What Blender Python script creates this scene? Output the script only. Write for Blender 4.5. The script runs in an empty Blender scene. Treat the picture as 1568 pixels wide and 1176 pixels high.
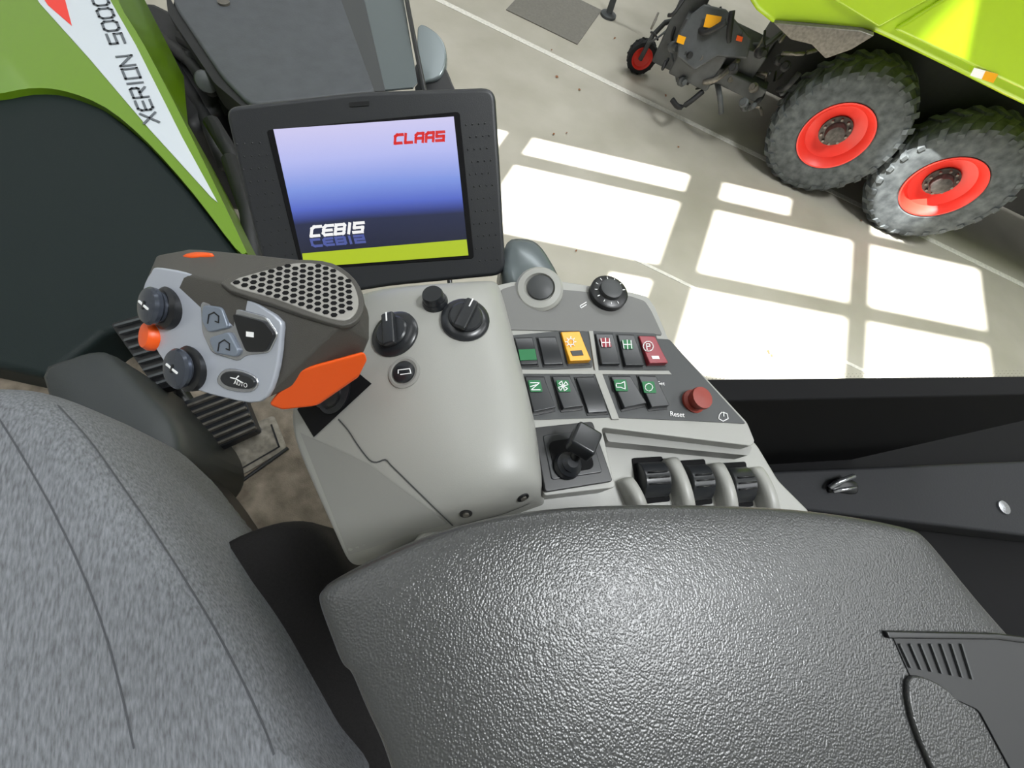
import bpy, bmesh, math, random
from mathutils import Vector, Matrix
random.seed(4)
S=bpy.context.scene
try:
    S.view_settings.view_transform='Standard'
except Exception: pass

# ---------------------------------------------------------------- camera
FPX=640.0; CZ=3.2
p=math.radians(65); ro=math.radians(26)
F=Vector((0,math.cos(p),-math.sin(p))); U0=Vector((0,math.sin(p),math.cos(p))); R0=Vector((1,0,0))
CX=R0*math.cos(ro)+U0*math.sin(ro); CY=U0*math.cos(ro)-R0*math.sin(ro)
C=Vector((0,0,CZ))
cd=bpy.data.cameras.new('camera'); cam=bpy.data.objects.new('camera',cd); S.collection.objects.link(cam)
cd.sensor_width=36; cd.lens=36*FPX/1600; cd.clip_start=0.02; cd.clip_end=200
M=Matrix((CX,CY,-F)).transposed().to_4x4(); M.translation=C; cam.matrix_world=M
S.camera=cam

# survey helpers: measure a photo point on a real plane of the scene
def ray(x,y): return (CX*(x-800)-CY*(y-600)+F*FPX)/FPX
def P(x,y,d): return C+ray(x,y)*d
def H(x,y,h):
    r=ray(x,y); return C+r*(h/-r.z)
class Plane:
    def __init__(s,o,n):
        s.o=o; s.n=n.normalized()
        if s.n.dot(C-o)<0: s.n=-s.n
    def hit(s,x,y,off=0):
        r=ray(x,y); o=s.o+s.n*off
        return C+r*((o-C).dot(s.n)/r.dot(s.n))
def HP(h): return Plane(Vector((0,0,CZ-h)),Vector((0,0,1)))
def P3(a,b,c):
    A,B,D=P(*a),P(*b),P(*c); return Plane(A,(B-A).cross(D-A))

# ---------------------------------------------------------------- materials
def lin(c):
    if isinstance(c,str):
        c=[int(c[i:i+2],16)/255 for i in (0,2,4)]
    return tuple((v/12.92 if v<=.04045 else ((v+.055)/1.055)**2.4) for v in c)+(1,)
def mat(name,col,rough=.5,metal=0,bump=0,bscale=200,vary=0,vscale=5,kind='noise',emit=0,coat=0,spec=.5,col2=None,stretch=None,bdist=.002):
    m=bpy.data.materials.new(name); m.use_nodes=True; nt=m.node_tree; b=nt.nodes['Principled BSDF']
    b.inputs['Base Color'].default_value=lin(col) if not emit else (.01,.01,.01,1); b.inputs['Roughness'].default_value=rough; b.inputs['Metallic'].default_value=metal
    b.inputs['Specular IOR Level'].default_value=spec
    if coat: b.inputs['Coat Weight'].default_value=coat; b.inputs['Coat Roughness'].default_value=.08
    geo=nt.nodes.new('ShaderNodeNewGeometry'); src=geo.outputs['Position']
    if stretch:
        mp=nt.nodes.new('ShaderNodeMapping'); mp.vector_type='TEXTURE'; mp.inputs['Rotation'].default_value=stretch[0]; mp.inputs['Scale'].default_value=stretch[1]
        nt.links.new(src,mp.inputs['Vector']); src=mp.outputs['Vector']
    if vary:
        n=nt.nodes.new('ShaderNodeTexNoise'); n.inputs['Scale'].default_value=vscale; n.inputs['Detail'].default_value=6
        nt.links.new(src,n.inputs['Vector'])
        r=nt.nodes.new('ShaderNodeValToRGB'); r.color_ramp.elements[0].position=.3; r.color_ramp.elements[1].position=.7
        c=lin(col); d=lin(col2) if col2 else tuple(min(1,v*(1+vary)) for v in c[:3])+(1,)
        r.color_ramp.elements[0].color=tuple(v*(1-vary) for v in c[:3])+(1,); r.color_ramp.elements[1].color=d
        nt.links.new(n.outputs['Fac'],r.inputs['Fac']); nt.links.new(r.outputs['Color'],b.inputs['Base Color'])
    if bump:
        if kind=='voronoi':
            t=nt.nodes.new('ShaderNodeTexVoronoi'); t.feature='SMOOTH_F1'; out='Distance'
        else:
            t=nt.nodes.new('ShaderNodeTexNoise'); t.inputs['Detail'].default_value=4; out='Fac'
        t.inputs['Scale'].default_value=bscale; nt.links.new(src,t.inputs['Vector'])
        bp=nt.nodes.new('ShaderNodeBump'); bp.inputs['Strength'].default_value=bump; bp.inputs['Distance'].default_value=bdist
        bp.invert=(kind=='voronoi')
        nt.links.new(t.outputs[out],bp.inputs['Height']); nt.links.new(bp.outputs['Normal'],b.inputs['Normal'])
    if emit:
        b.inputs['Emission Color'].default_value=lin(col); b.inputs['Emission Strength'].default_value=emit
    return m
m_light=mat('console_light_grey','9A9A95',.38,bump=.08,bscale=1500)
m_light2=mat('console_flap_grey','8B8B87',.42,bump=.08,bscale=1500)
m_mid=mat('console_mid_grey','6A6A68',.45,bump=.08,bscale=1500)
m_dark=mat('panel_dark_grey','3E4041',.5)
m_black=mat('black_plastic','18191B',.35)
m_black2=mat('switch_black','222427',.28)
m_blackr=mat('matt_black','0C0C0E',.8,spec=.2)
m_bezel=mat('bezel_graphite','26282B',.42,bump=.1,bscale=900)
m_grip=mat('grip_graphite','474541',.5,bump=.25,bscale=1600)
m_silver=mat('silver_paint','B4B9C4',.32,.35)
m_perf=mat('perforated_grey','8F8D88',.45)
m_orange=mat('orange_plastic','E8560F',.4)
m_red=mat('red_paint','E2362C',.35)
m_maroon=mat('maroon_switch','8A2632',.3)
m_redknob=mat('red_knob','8A3226',.5)
m_yellow=mat('yellow_switch','EAA40E',.3)
m_green=mat('icon_green','1A6B3D',.4)
m_white=mat('white_print','F2F2F2',.5)
m_leather=mat('pad_leather','3A3B3B',.30,bump=.30,bscale=800,kind='voronoi',bdist=.001,spec=.6)
m_fabric=mat('seat_fabric','6E7074',.95,bump=.35,bscale=1400,vary=.30,vscale=420,spec=.15,col2='808388',stretch=((0,0,math.radians(-50)),(5,1,1)),bdist=.0006)
m_seatdark=mat('seat_dark_cloth','1B1A1A',.9,bump=.4,bscale=500,vary=.2,vscale=300,spec=.2)
m_plast=mat('seat_plastic','303435',.5,bump=.15,bscale=500)
m_cabfloor=mat('cab_mat_dirty','6F6557',.85,bump=.7,bscale=320,vary=.22,vscale=22,col2='928778')
m_metal=mat('worn_metal','77736C',.45,.6,vary=.25,vscale=40)
m_plate=mat('pedal_plate_worn','8B857A',.6,.2,vary=.35,vscale=50)
m_lime=mat('lime_paint','A6C81E',.25,coat=.5)
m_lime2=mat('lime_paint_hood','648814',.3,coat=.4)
m_hooddark=mat('hood_grille_dark','101C1C',.6,bump=.4,bscale=500,vary=.15,vscale=300,spec=.3)
m_decal=mat('decal_white','C6CDD3',.4)
m_decaltxt=mat('decal_text_grey','5A6066',.5)
m_fender=mat('fender_grey','4A4D51',.6,vary=.10,vscale=14,bump=.2,bscale=100)
m_tyre=mat('tyre_rubber','3E4345',.85,bump=.3,bscale=60,vary=.2,vscale=12,col2='5C6162')
m_tyreb=mat('tyre_rubber_black','17181A',.8,vary=.3,vscale=12)
m_rim=mat('rim_red','E8372B',.4)
m_hub=mat('hub_dark','4A4643',.5,.4,vary=.4,vscale=30)
m_frame=mat('chassis_grey','45484A',.55,vary=.2,vscale=10)
m_frameb=mat('chassis_black','191A1C',.6,vary=.2,vscale=20)
m_conc=mat('hall_concrete','ABA698',.55,vary=.07,vscale=1.6,col2='B5B0A4',bump=.2,bscale=25)
m_line=mat('floor_marking','DAD7CE',.7,vary=.14,vscale=30)
m_patch=mat('floor_grate','75726B',.8,vary=.1,vscale=30)
m_wall=mat('hall_wall','C9C9C6',.8,vary=.04,vscale=2)
m_leaf=mat('dry_leaf','8A5A3A',.8)
m_chrome=mat('chrome','B9BBC0',.25,.9)
m_glassgrey=mat('mirror_glass_grey','7D8688',.2,.3)

# ---------------------------------------------------------------- mesh builders
def empty(name,loc=None):
    e=bpy.data.objects.new(name,None); e.empty_display_size=.1; S.collection.objects.link(e)
    if loc is not None: e.location=loc
    bpy.context.view_layer.update()
    return e
def mobj(name,verts,faces,m,parent=None,smooth=False,bevel=0,seg=2,sub=0,angle=40):
    me=bpy.data.meshes.new(name); me.from_pydata([tuple(v) for v in verts],[],faces)
    bm=bmesh.new(); bm.from_mesh(me); bmesh.ops.recalc_face_normals(bm,faces=bm.faces); bm.to_mesh(me); bm.free()
    me.materials.append(m); o=bpy.data.objects.new(name,me); S.collection.objects.link(o)
    if parent:
        o.parent=parent; o.matrix_parent_inverse=parent.matrix_world.inverted()
    if bevel:
        b=o.modifiers.new('bevel','BEVEL'); b.width=bevel; b.segments=seg; b.limit_method='ANGLE'; b.angle_limit=math.radians(30)
        smooth=True
    if sub:
        s=o.modifiers.new('sub','SUBSURF'); s.levels=sub; s.render_levels=sub; smooth=True
    if smooth:
        for f in me.polygons: f.use_smooth=True
        if bevel and not sub:
            w=o.modifiers.new('wn','WEIGHTED_NORMAL'); w.keep_sharp=True
    return o
def sm(pts,k=4,closed=True):
    out=[]; n=len(pts)
    for i in range(n if closed else n-1):
        g=lambda j: pts[j%n] if closed else pts[max(0,min(n-1,j))]
        a,b,c,d=g(i-1),g(i),g(i+1),g(i+2)
        for s in range(k):
            t=s/k
            out.append(tuple(.5*((2*b[q])+(-a[q]+c[q])*t+(2*a[q]-5*b[q]+4*c[q]-d[q])*t*t+(-a[q]+3*b[q]-3*c[q]+d[q])*t**3) for q in range(len(b))))
    return out
def rnd(pts,r,k=4):
    """round polygon corners (2D px)"""
    out=[]; n=len(pts)
    for i in range(n):
        a,b,c=Vector(pts[i-1]),Vector(pts[i]),Vector(pts[(i+1)%n])
        d1=(a-b); d2=(c-b); rr=min(r,d1.length*.45,d2.length*.45)
        s=b+d1.normalized()*rr; e=b+d2.normalized()*rr
        for j in range(k+1):
            t=j/k; out.append(tuple(s*(1-t)**2+b*2*t*(1-t)+e*t*t))
    return out
def prism3(name,top,n,thick,m,parent=None,bevel=0,seg=2):
    k=len(top); v=list(top)+[q-n*thick for q in top]
    f=[list(range(k)),list(range(k,2*k))[::-1]]+[[i,(i+1)%k,k+(i+1)%k,k+i] for i in range(k)]
    return mobj(name,v,f,m,parent,bevel=bevel,seg=seg)
def slab(name,px,pl,off,thick,m,parent=None,bevel=0,seg=2):
    return prism3(name,[pl.hit(x,y,off) for x,y in px],pl.n,thick,m,parent,bevel,seg)
def cushion(name,px,pl,prof,m,parent=None,sub=0):
    pts=[pl.hit(x,y) for x,y in px]; c=sum(pts,Vector())/len(pts); k=len(pts); v=[];f=[]
    for s,o in prof: v+=[c+(q-c)*s+pl.n*o for q in pts]
    for r in range(len(prof)-1):
        for i in range(k): f.append([r*k+i,r*k+(i+1)%k,(r+1)*k+(i+1)%k,(r+1)*k+i])
    L=len(prof)-1; v.append(c+pl.n*prof[-1][1]); ci=len(v)-1
    for i in range(k): f.append([L*k+i,L*k+(i+1)%k,ci])
    f.append(list(range(k))[::-1])
    return mobj(name,v,f,m,parent,smooth=True,sub=sub)
def basis(n):
    n=n.normalized(); a=Vector((1,0,0)) if abs(n.x)<.8 else Vector((0,1,0))
    u=(a-n*a.dot(n)).normalized(); return u,n.cross(u),n
def lathe(name,c,axis,prof,m,parent=None,seg=32,smooth=True,caps=True):
    u,w,n=basis(axis); v=[];f=[]
    for r,z in prof:
        for i in range(seg):
            a=2*math.pi*i/seg; v.append(c+n*z+(u*math.cos(a)+w*math.sin(a))*r)
    for j in range(len(prof)-1):
        for i in range(seg): f.append([j*seg+i,j*seg+(i+1)%seg,(j+1)*seg+(i+1)%seg,(j+1)*seg+i])
    if caps: f.append(list(range(seg))[::-1]); f.append(list(range((len(prof)-1)*seg,len(prof)*seg)))
    o=mobj(name,v,f,m,parent)
    if smooth:
        for q in o.data.polygons: q.use_smooth=True
        e=o.modifiers.new('es','EDGE_SPLIT'); e.split_angle=math.radians(35)
    return o
def tube(name,pts,r,m,parent=None,seg=10):
    v=[];f=[]
    for i,q in enumerate(pts):
        d=(pts[min(i+1,len(pts)-1)]-pts[max(i-1,0)]); u,w,_=basis(d)
        for j in range(seg):
            a=2*math.pi*j/seg; v.append(q+(u*math.cos(a)+w*math.sin(a))*r)
    for i in range(len(pts)-1):
        for j in range(seg): f.append([i*seg+j,i*seg+(j+1)%seg,(i+1)*seg+(j+1)%seg,(i+1)*seg+j])
    f.append(list(range(seg))); f.append(list(range((len(pts)-1)*seg,len(pts)*seg)))
    return mobj(name,v,f,m,parent,smooth=True)
def boxes(name,lst,m,parent=None,bevel=0):
    """lst of (x0,x1,y0,y1,z0,z1)"""
    v=[];f=[]
    for a in lst:
        k=len(v)
        for x in a[0:2]:
            for y in a[2:4]:
                for z in a[4:6]: v.append(Vector((x,y,z)))
        f+=[[k,k+1,k+3,k+2],[k+4,k+6,k+7,k+5],[k,k+4,k+5,k+1],[k+2,k+3,k+7,k+6],[k,k+2,k+6,k+4],[k+1,k+5,k+7,k+3]]
    return mobj(name,v,f,m,parent,bevel=bevel)
def obox(name,c,ax,ay,az,m,parent=None,bevel=0):
    v=[c+ax*i+ay*j+az*k for i in (-1,1) for j in (-1,1) for k in (-1,1)]
    f=[[0,1,3,2],[4,6,7,5],[0,4,5,1],[2,3,7,6],[0,2,6,4],[1,5,7,3]]
    return mobj(name,v,f,m,parent,bevel=bevel)
def glyph(name,pl,off,lines,wpx,m,parent,th=.0004):
    """thin printed strokes, each line = list of px points"""
    v=[];f=[]
    for L in lines:
        for a,b in zip(L[:-1],L[1:]):
            A=pl.hit(*a,off);B=pl.hit(*b,off); d=(B-A).normalized(); s=pl.n.cross(d)*(wpx*(A-C).dot(F)/FPX/2)
            A=A-d*s.length; B=B+d*s.length
            k=len(v); v+=[A-s,A+s,B+s,B-s]+[q-pl.n*th for q in (A-s,A+s,B+s,B-s)]
            f+=[[k,k+1,k+2,k+3],[k+4,k+7,k+6,k+5],[k,k+4,k+5,k+1],[k+1,k+5,k+6,k+2],[k+2,k+6,k+7,k+3],[k+3,k+7,k+4,k]]
    return mobj(name,v,f,m,parent)
LET={'C':[[(1,1),(.25,1),(0,.8),(0,0),(.9,0)]],'L':[[(0,1),(0,0),(.9,0)]],'A':[[(0,0),(0,.8),(.25,1),(1,1),(1,0)],[(0,.42),(1,.42)]],
 'S':[[(1,1),(0,1),(0,.5),(1,.5),(1,0),(0,0)]],'E':[[(1,1),(.2,1),(0,.8),(0,.2),(.2,0),(1,0)],[(0,.5),(.9,.5)]],'B':[[(0,0),(0,1),(.9,1),(1,.9),(1,.1),(.9,0),(0,0)],[(0,.5),(1,.5)]],'I':[[(.5,0),(.5,1)]],
 'X':[[(0,0),(1,1)],[(0,1),(1,0)]],'R':[[(0,0),(0,1),(.9,1),(1,.85),(1,.55),(.9,.45),(0,.45)],[(.5,.45),(1,0)]],'O':[[(0,0),(0,1),(1,1),(1,0),(0,0)]],'N':[[(0,0),(0,1),(1,0),(1,1)]],
 '5':[[(1,1),(0,1),(0,.5),(1,.5),(1,0),(0,0)]],'0':[[(.2,0),(0,.2),(0,.8),(.2,1),(.8,1),(1,.8),(1,.2),(.8,0),(.2,0)]]}
def block(name,word,pl,off,p0,p1,h,w,m,parent,slant=.15,gap=.42):
    """square technical lettering built from strokes; baseline p0->p1, letter height h px"""
    ws=[.35 if c=='I' else 1 for c in word]; tot=sum(ws)+gap*(len(word)-1)
    bx,by=(p1[0]-p0[0]),(p1[1]-p0[1]); Ln=math.hypot(bx,by); ux,uy=bx/Ln,by/Ln; vx,vy=uy,-ux
    L=[]; x=0
    for c,wd in zip(word,ws):
        for st in LET[c]:
            L.append([(p0[0]+ux*((x+q[0]*wd)*Ln/tot+q[1]*h*slant)+vx*q[1]*h, p0[1]+uy*((x+q[0]*wd)*Ln/tot+q[1]*h*slant)+vy*q[1]*h) for q in st])
        x+=wd+gap
    return glyph(name,pl,off,L,w,m,parent)
def text(name,body,pl,off,p0,p1,hpx,m,parent,th=.0004,flip=False,bold=0):
    A=pl.hit(*p0,off);B=pl.hit(*p1,off); u=(B-A); W=u.length; u.normalize(); w=pl.n.cross(u)
    cu=bpy.data.curves.new(name,'FONT'); cu.body=body; cu.extrude=0; cu.offset=bold
    o=bpy.data.objects.new(name,cu); S.collection.objects.link(o); bpy.context.view_layer.update()
    me=bpy.data.meshes.new_from_object(o.evaluated_get(bpy.context.evaluated_depsgraph_get()))
    bpy.data.objects.remove(o)
    xs=[v.co.x for v in me.vertices]; ys=[v.co.y for v in me.vertices]
    x0,x1,y0,y1=min(xs),max(xs),min(ys),max(ys); hh=hpx*(A-C).dot(F)/FPX
    for v in me.vertices:
        a=(v.co.x-x0)/(x1-x0)*W; b=(v.co.y-y0)/(y1-y0)*hh
        if flip: b=-b
        v.co=A+u*a+w*b
    me.materials.clear(); me.materials.append(m)
    t=bpy.data.objects.new(name,me); S.collection.objects.link(t)
    t.parent=parent; t.matrix_parent_inverse=parent.matrix_world.inverted()
    return t
def pxr(pt,r): return r*(pt-C).dot(F)/FPX

# ---------------------------------------------------------------- hall shell
KS=1.0; SL=.348
XW=-6.5; CE=12.0
boxes('floor',[(-12,16,-8,16,-.2,0)],m_conc)
boxes('ceiling',[(XW-.3,16,-8,16,CE,CE+.2)],m_wall)
boxes('wall_right',[(15.8,16,-8,16,0,CE)],m_wall)
boxes('wall_back',[(XW,15.8,-8.2,-8,0,CE)],m_wall)
boxes('wall_front',[(XW,15.8,16,16.2,0,CE)],m_wall)
rows=[(4.49,4.82),(3.22,4.28),(1.90,2.98)]
cols=[(-1.75,-1.28),(-1.03,.88),(1.29,3.10),(3.34,4.93)]
def zw(X): return (X-XW)*KS
def yw(s): return s+SL*XW
holes=[]
for ri,(s0,s1) in enumerate(rows):
    for ci,(a,b) in enumerate(cols):
        if ri==0 and ci==2: b=2.22  # opening cut short to stand in for the harvester's shadow
        if ri==0 and ci==3: b=4.15
        if ri==2 and ci==0: continue
        if ri==2 and ci==1: a=.42  # opening trimmed to keep the sun off the fender
        holes.append((yw(s0),yw(s1),zw(a),zw(b)))
ysb=sorted(set([-8,16]+[h[0] for h in holes]+[h[1] for h in holes])); zsb=sorted(set([0,CE]+[h[2] for h in holes]+[h[3] for h in holes]))
L=[]
for i in range(len(ysb)-1):
    for j in range(len(zsb)-1):
        cy=(ysb[i]+ysb[i+1])/2; cz=(zsb[j]+zsb[j+1])/2
        if any(h[0]<cy<h[1] and h[2]<cz<h[3] for h in holes): continue
        L.append((XW-.05,XW,ysb[i],ysb[i+1],zsb[j],zsb[j+1]))
boxes('wall_left',L,m_wall)
boxes('floor_marking_line',[(XW+.1,15,6.07,6.16,.001,.004)],m_line)
boxes('floor_marking_line',[(-.9,15,3.42,3.46,.001,.004)],m_line)
boxes('floor_drain_grate',[(-2.35,-1.25,6.6,7.7,.001,.012)],m_patch)
lv=[];lf=[]
for (x,y) in [(862,78),(905,140),(1040,150),(865,210),(885,208),(1200,550),(1205,555),(900,392),(1120,130),(960,60),(1060,230),(1345,345),(870,120)]:
    c=HP(CZ-.006).hit(x,y); k=len(lv); a=random.random()*6; r=random.uniform(.013,.026)
    for j in range(5):
        t=a+j*1.257; lv.append(c+Vector((math.cos(t)*r*(1 if j%2 else .5),math.sin(t)*r,random.uniform(0,.012))))
    lf.append([k+q for q in range(5)])
mobj('scattered_leaves',lv,lf,m_leaf)

def sun():
    l=bpy.data.lights.new('sun','SUN'); l.energy=34; l.angle=math.radians(.4); l.color=(1,.99,.97)
    o=bpy.data.objects.new('sun',l); S.collection.objects.link(o)
    o.rotation_euler=Vector((1,SL,-KS)).to_track_quat('-Z','Y').to_euler(); o.location=(-14,-4,14)
sun()
def add_fill(i,x,y,sx,sy,pw):  # unseen area lamps added under the closed ceiling to brighten hall and pad
    l=bpy.data.lights.new('fill_light','AREA'); l.shape='RECTANGLE'; l.size=sx; l.size_y=sy; l.energy=pw; l.color=(.95,.98,1)
    o=bpy.data.objects.new('fill_lamp',l); S.collection.objects.link(o); o.location=(x,y,CE-.12)
add_fill(1,3.7,1.0,1.5,2.6,860); add_fill(2,-4.0,1,1.6,8,150); add_fill(3,9,5,2,9,600); add_fill(4,0,10,8,1.6,650)
w=bpy.data.worlds.new('world'); S.world=w; w.use_nodes=True; nt=w.node_tree
bg=nt.nodes['Background']; bg.inputs['Color'].default_value=(.75,.85,1,1); bg.inputs['Strength'].default_value=1.0

# ---------------------------------------------------------------- wheels
def wheel(name,c,axis,R,W,rimr,parent,mt,mr,lugs=26,hub=True):
    axis=axis.normalized(); h=W/2
    lathe(name+'_tyre',c,axis,[(rimr*.97,-h*.75),(rimr*1.1,-h*.95),(R*.8,-h),(R*.93,-h*.9),(R*.96,-h*.6),(R*.96,h*.6),(R*.93,h*.9),(R*.8,h),(rimr*1.1,h*.95),(rimr*.97,h*.75)],mt,parent,seg=48,caps=False)
    u,w,n=basis(axis); v=[];f=[]
    for i in range(lugs*2):
        side=1 if i%2 else -1; t=2*math.pi*i/(lugs*2); t2=t+.14
        def q(t,z,r): return c+n*z*side+(u*math.cos(t)+w*math.sin(t))*r
        dt=.045; k=len(v)
        for (tt,z,ro_,ri) in ((t,h*.05,R,R*.93),(t2,h*.72,R*1.0,R*.93),(t2+.05,h*1.02,R*.9,R*.84)):
            v+=[q(tt-dt,z,ro_),q(tt+dt,z,ro_),q(tt+dt,z,ri),q(tt-dt,z,ri)]
        for s in (0,4):
            for e in range(4): f.append([k+s+e,k+s+(e+1)%4,k+s+4+(e+1)%4,k+s+4+e])
        f+=[[k,k+1,k+2,k+3],[k+8,k+9,k+10,k+11]]
    mobj(name+'_lugs',v,f,mt,parent)
    lathe(name+'_rim',c,axis,[(.001,h*.25),(rimr*.45,h*.25),(rimr*.55,h*.3),(rimr*.7,h*.42),(rimr*.82,h*.5),(rimr*.9,h*.78),(rimr*1.0,h*.93),(rimr*1.04,h*.93),(rimr*1.04,-h*.8),(.001,-h*.8)],mr,parent,seg=48)
    if hub:
        lathe(name+'_hub',c,axis,[(rimr*.46,h*.25),(rimr*.46,h*.36),(rimr*.30,h*.4),(rimr*.26,h*.75),(rimr*.16,h*.8),(.001,h*.8)],m_hub,parent,seg=24)
        for i in range(10):
            t=2*math.pi*i/10; lathe(name+'_bolt_%d'%i,c+(u*math.cos(t)+w*math.sin(t))*rimr*.38,axis,[(rimr*.04,h*.3),(rimr*.04,h*.5),(.001,h*.5)],m_metal,parent,seg=6,smooth=False)

# ---------------------------------------------------------------- harvester outside
RW=.70
hv=empty('forage_harvester',Vector((3,6.5,0)))
h1=H(1305,208,CZ-RW); h2=H(1471,287,CZ-RW); hy=h1.y
ax=Vector((0,-1,0))
wheel('rear_wheel_a',h1+Vector((0,.12,0)),ax,RW,.46,.35,hv,m_tyre,m_rim)
wheel('rear_wheel_b',h2+Vector((0,.12,0)),ax,RW,.46,.35,hv,m_tyre,m_rim)
wheel('rear_wheel_c',h1+Vector((0,2.3,0)),ax,RW,.46,.33,hv,m_tyre,m_rim,hub=False)
wheel('rear_wheel_d',h2+Vector((0,2.3,0)),ax,RW,.46,.33,hv,m_tyre,m_rim,hub=False)
VB=Plane(Vector((0,hy-.3,0)),Vector((0,-1,0)))
body=[VB.hit(x,y) for x,y in [(1168,0),(1180,18),(1205,38),(1260,40),(1358,50),(1385,62),(1480,108),(1568,152)]]
top=[Vector((7.5,VB.o.y,body[-1].z+.05)),Vector((7.5,VB.o.y,3.4)),Vector((.3,VB.o.y,3.2)),Vector((.25,VB.o.y,1.9))]
prism3('green_side_panel',body+top,VB.n,2.0,m_lime,hv,bevel=.05,seg=3)
slab('green_crease_panel',[(1275,-60),(1300,0),(1372,44),(1470,-10),(1460,-80)],VB,.03,.05,m_lime,hv,bevel=.02)
slab('upper_green_flare',[(1395,48),(1480,-5),(1500,-80),(1700,-60),(1800,120),(1700,190),(1568,128)],VB,.05,.07,m_lime,hv,bevel=.03)
slab('grey_lower_panel',[(1208,36),(1345,48),(1366,56),(1330,78),(1290,92),(1268,70),(1235,62)],VB,.06,.08,m_metal,hv,bevel=.01)
slab('warning_sticker_side',[(1522,106),(1560,116),(1552,130),(1516,118)],VB,.055,.004,m_white,hv)
slab('warning_sticker_yellow',[(1540,111),(1560,116),(1552,130),(1534,124)],VB,.058,.004,m_yellow,hv)
boxes('chassis',[(h1.x-1.1,7,hy+.5,hy+1.9,.55,1.5),(h1.x-.2,h2.x+.2,hy+.3,hy+2.1,.6,.8)],m_frameb,hv,bevel=.03)
boxes('hitch_frame',[(-.05,.95,hy+.1,hy+.55,.75,1.0),(.05,.55,hy-.1,hy+.3,.55,.95),(.5,1.15,hy+.0,hy+.2,.62,.78),(-.2,.1,hy+.3,hy+.5,.4,1.2)],m_frame,hv,bevel=.02)
PP=Plane(Vector((0,hy-.13,1.0)),Vector((0,-1,.5)))
slab('pivot_plate',[(1080,22),(1100,6),(1135,14),(1175,60),(1168,92),(1120,88),(1085,110),(1058,88),(1062,50)],PP,-.01,.08,m_frame,hv,bevel=.02)
slab('sticker_yellow_a',[(1104,22),(1128,26),(1122,46),(1099,42)],PP,.04,.004,m_yellow,hv)
slab('sticker_yellow_b',[(1060,54),(1072,58),(1068,70),(1057,66)],PP,.006,.004,m_yellow,hv)
slab('lamp_orange',[(1152,55),(1161,58),(1159,65),(1150,63)],PP,.01,.02,m_orange,hv)
for i in range(36):
    a=Vector((random.uniform(-.35,1.3),hy+random.uniform(-.15,.4),random.uniform(.45,1.3)))
    b=a+Vector((random.uniform(-.3,.3),random.uniform(-.2,.2),random.uniform(-.25,.3)))
    mid=(a+b)/2+Vector((0,-.1,random.uniform(-.1,.1)))
    tube('hydraulic_hose_%d'%i,[Vector(q) for q in sm([tuple(a),tuple(mid),tuple(b)],5,False)]+[b],random.choice([.012,.018,.03]),random.choice([m_frameb,m_frame,m_frameb,m_metal]),hv)
for i in range(14):
    a=Vector((random.uniform(-.1,1.2),hy+random.uniform(-.15,.1),random.uniform(.5,1.1)))
    lathe('coupling_%d'%i,a,Vector((random.uniform(-1,1),-1,.5)),[(.05,0),(.05,.05),(.03,.06),(.03,.1),(.001,.1)],random.choice([m_frame,m_metal,m_frameb]),hv,seg=14)
cw=H(1003,88,CZ-.2)
for k in range(2):
    q=cw+Vector((k*.35,k*.9,0))
    wheel('caster_%d'%k,q,Vector((.35,-1,0)),.2,.13,.13,hv,m_tyreb,m_rim,lugs=14,hub=False)
    tube('caster_fork_%d'%k,[q+Vector((.0,-.09,0)),q+Vector((.03,-.1,.3)),q+Vector((.1,0,.42)),q+Vector((.45,.1-k*.8,.62))],.03,m_frame,hv)
cw2=H(955,10,CZ-.12)
lathe('stand_foot',cw2-Vector((0,0,.12)),Vector((0,0,1)),[(.12,0),(.12,.03),(.05,.05),(.04,.4),(.001,.4)],m_frame,hv,seg=20)
tube('stand_arm',[cw2+Vector((0,0,.2)),cw2+Vector((.5,.1,.5)),Vector((.3,hy+.4,.9))],.035,m_frame,hv)

# ---------------------------------------------------------------- own tractor: hood, fender, tyre
HH=HP(1.1)
hd=empty('tractor_hood',Vector((-1.6,.6,0)))
slab('green_shell',sm([(-160,-120),(150,-120),(182,-5),(225,70),(300,215),(378,378),(384,394),(368,388),(300,300),(230,222),(165,168),(100,142),(45,138),(-20,148),(-160,150)],3),HH,0,.5,m_lime2,hd,bevel=.012,seg=3)
slab('side_grille',[(-160,150),(-20,148),(45,138),(100,142),(165,168),(230,222),(300,300),(368,388),(420,450),(330,480),(240,500),(160,520),(70,590),(-160,540)],HH,-.02,.5,m_hooddark,hd,bevel=.02,seg=3)
slab('white_decal',[(20,-60),(150,-60),(172,0),(212,70),(285,215),(340,316),(330,308),(232,200),(140,92),(62,5)],HH,.003,.003,m_decal,hd)
slab('red_decal_mark',[(52,-25),(95,-25),(112,40),(75,8)],HH,.0045,.003,m_red,hd)
block('decal_text',"XERION",HH,.006,(248,190),(205,86),22,3.6,m_decaltxt,hd,slant=.3,gap=.35)
block('decal_number',"5000",HH,.006,(195,66),(165,-8),22,3.6,m_decaltxt,hd,slant=.3,gap=.35)
fd=empty('front_fender',Vector((-2,2,0)))
FP=HP(1.5)
slab('fender_top',rnd([(266,-18),(272,8),(345,118),(388,162),(590,142),(568,60),(545,-14)],14),FP,0,.05,m_fender,fd,bevel=.02,seg=3)
slab('fender_skirt',rnd([(258,-18),(262,20),(335,130),(385,172),(400,165),(345,118),(270,5)],6),FP,-.02,.12,m_frameb,fd,bevel=.01)
lathe('fender_cap',FP.hit(350,5),Vector((0,0,1)),[(.03,0),(.03,.01),(.001,.012)],m_metal,fd,seg=20)
fw=empty('front_wheel',Vector((-2.3,1.9,0)))
tc=H(405,235,CZ-.85)+Vector((.06,.08,0))
wheel('front',tc,Vector((.59,.81,0)),.85,.42,.45,fw,m_tyreb,m_rim,lugs=22,hub=False)
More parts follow.
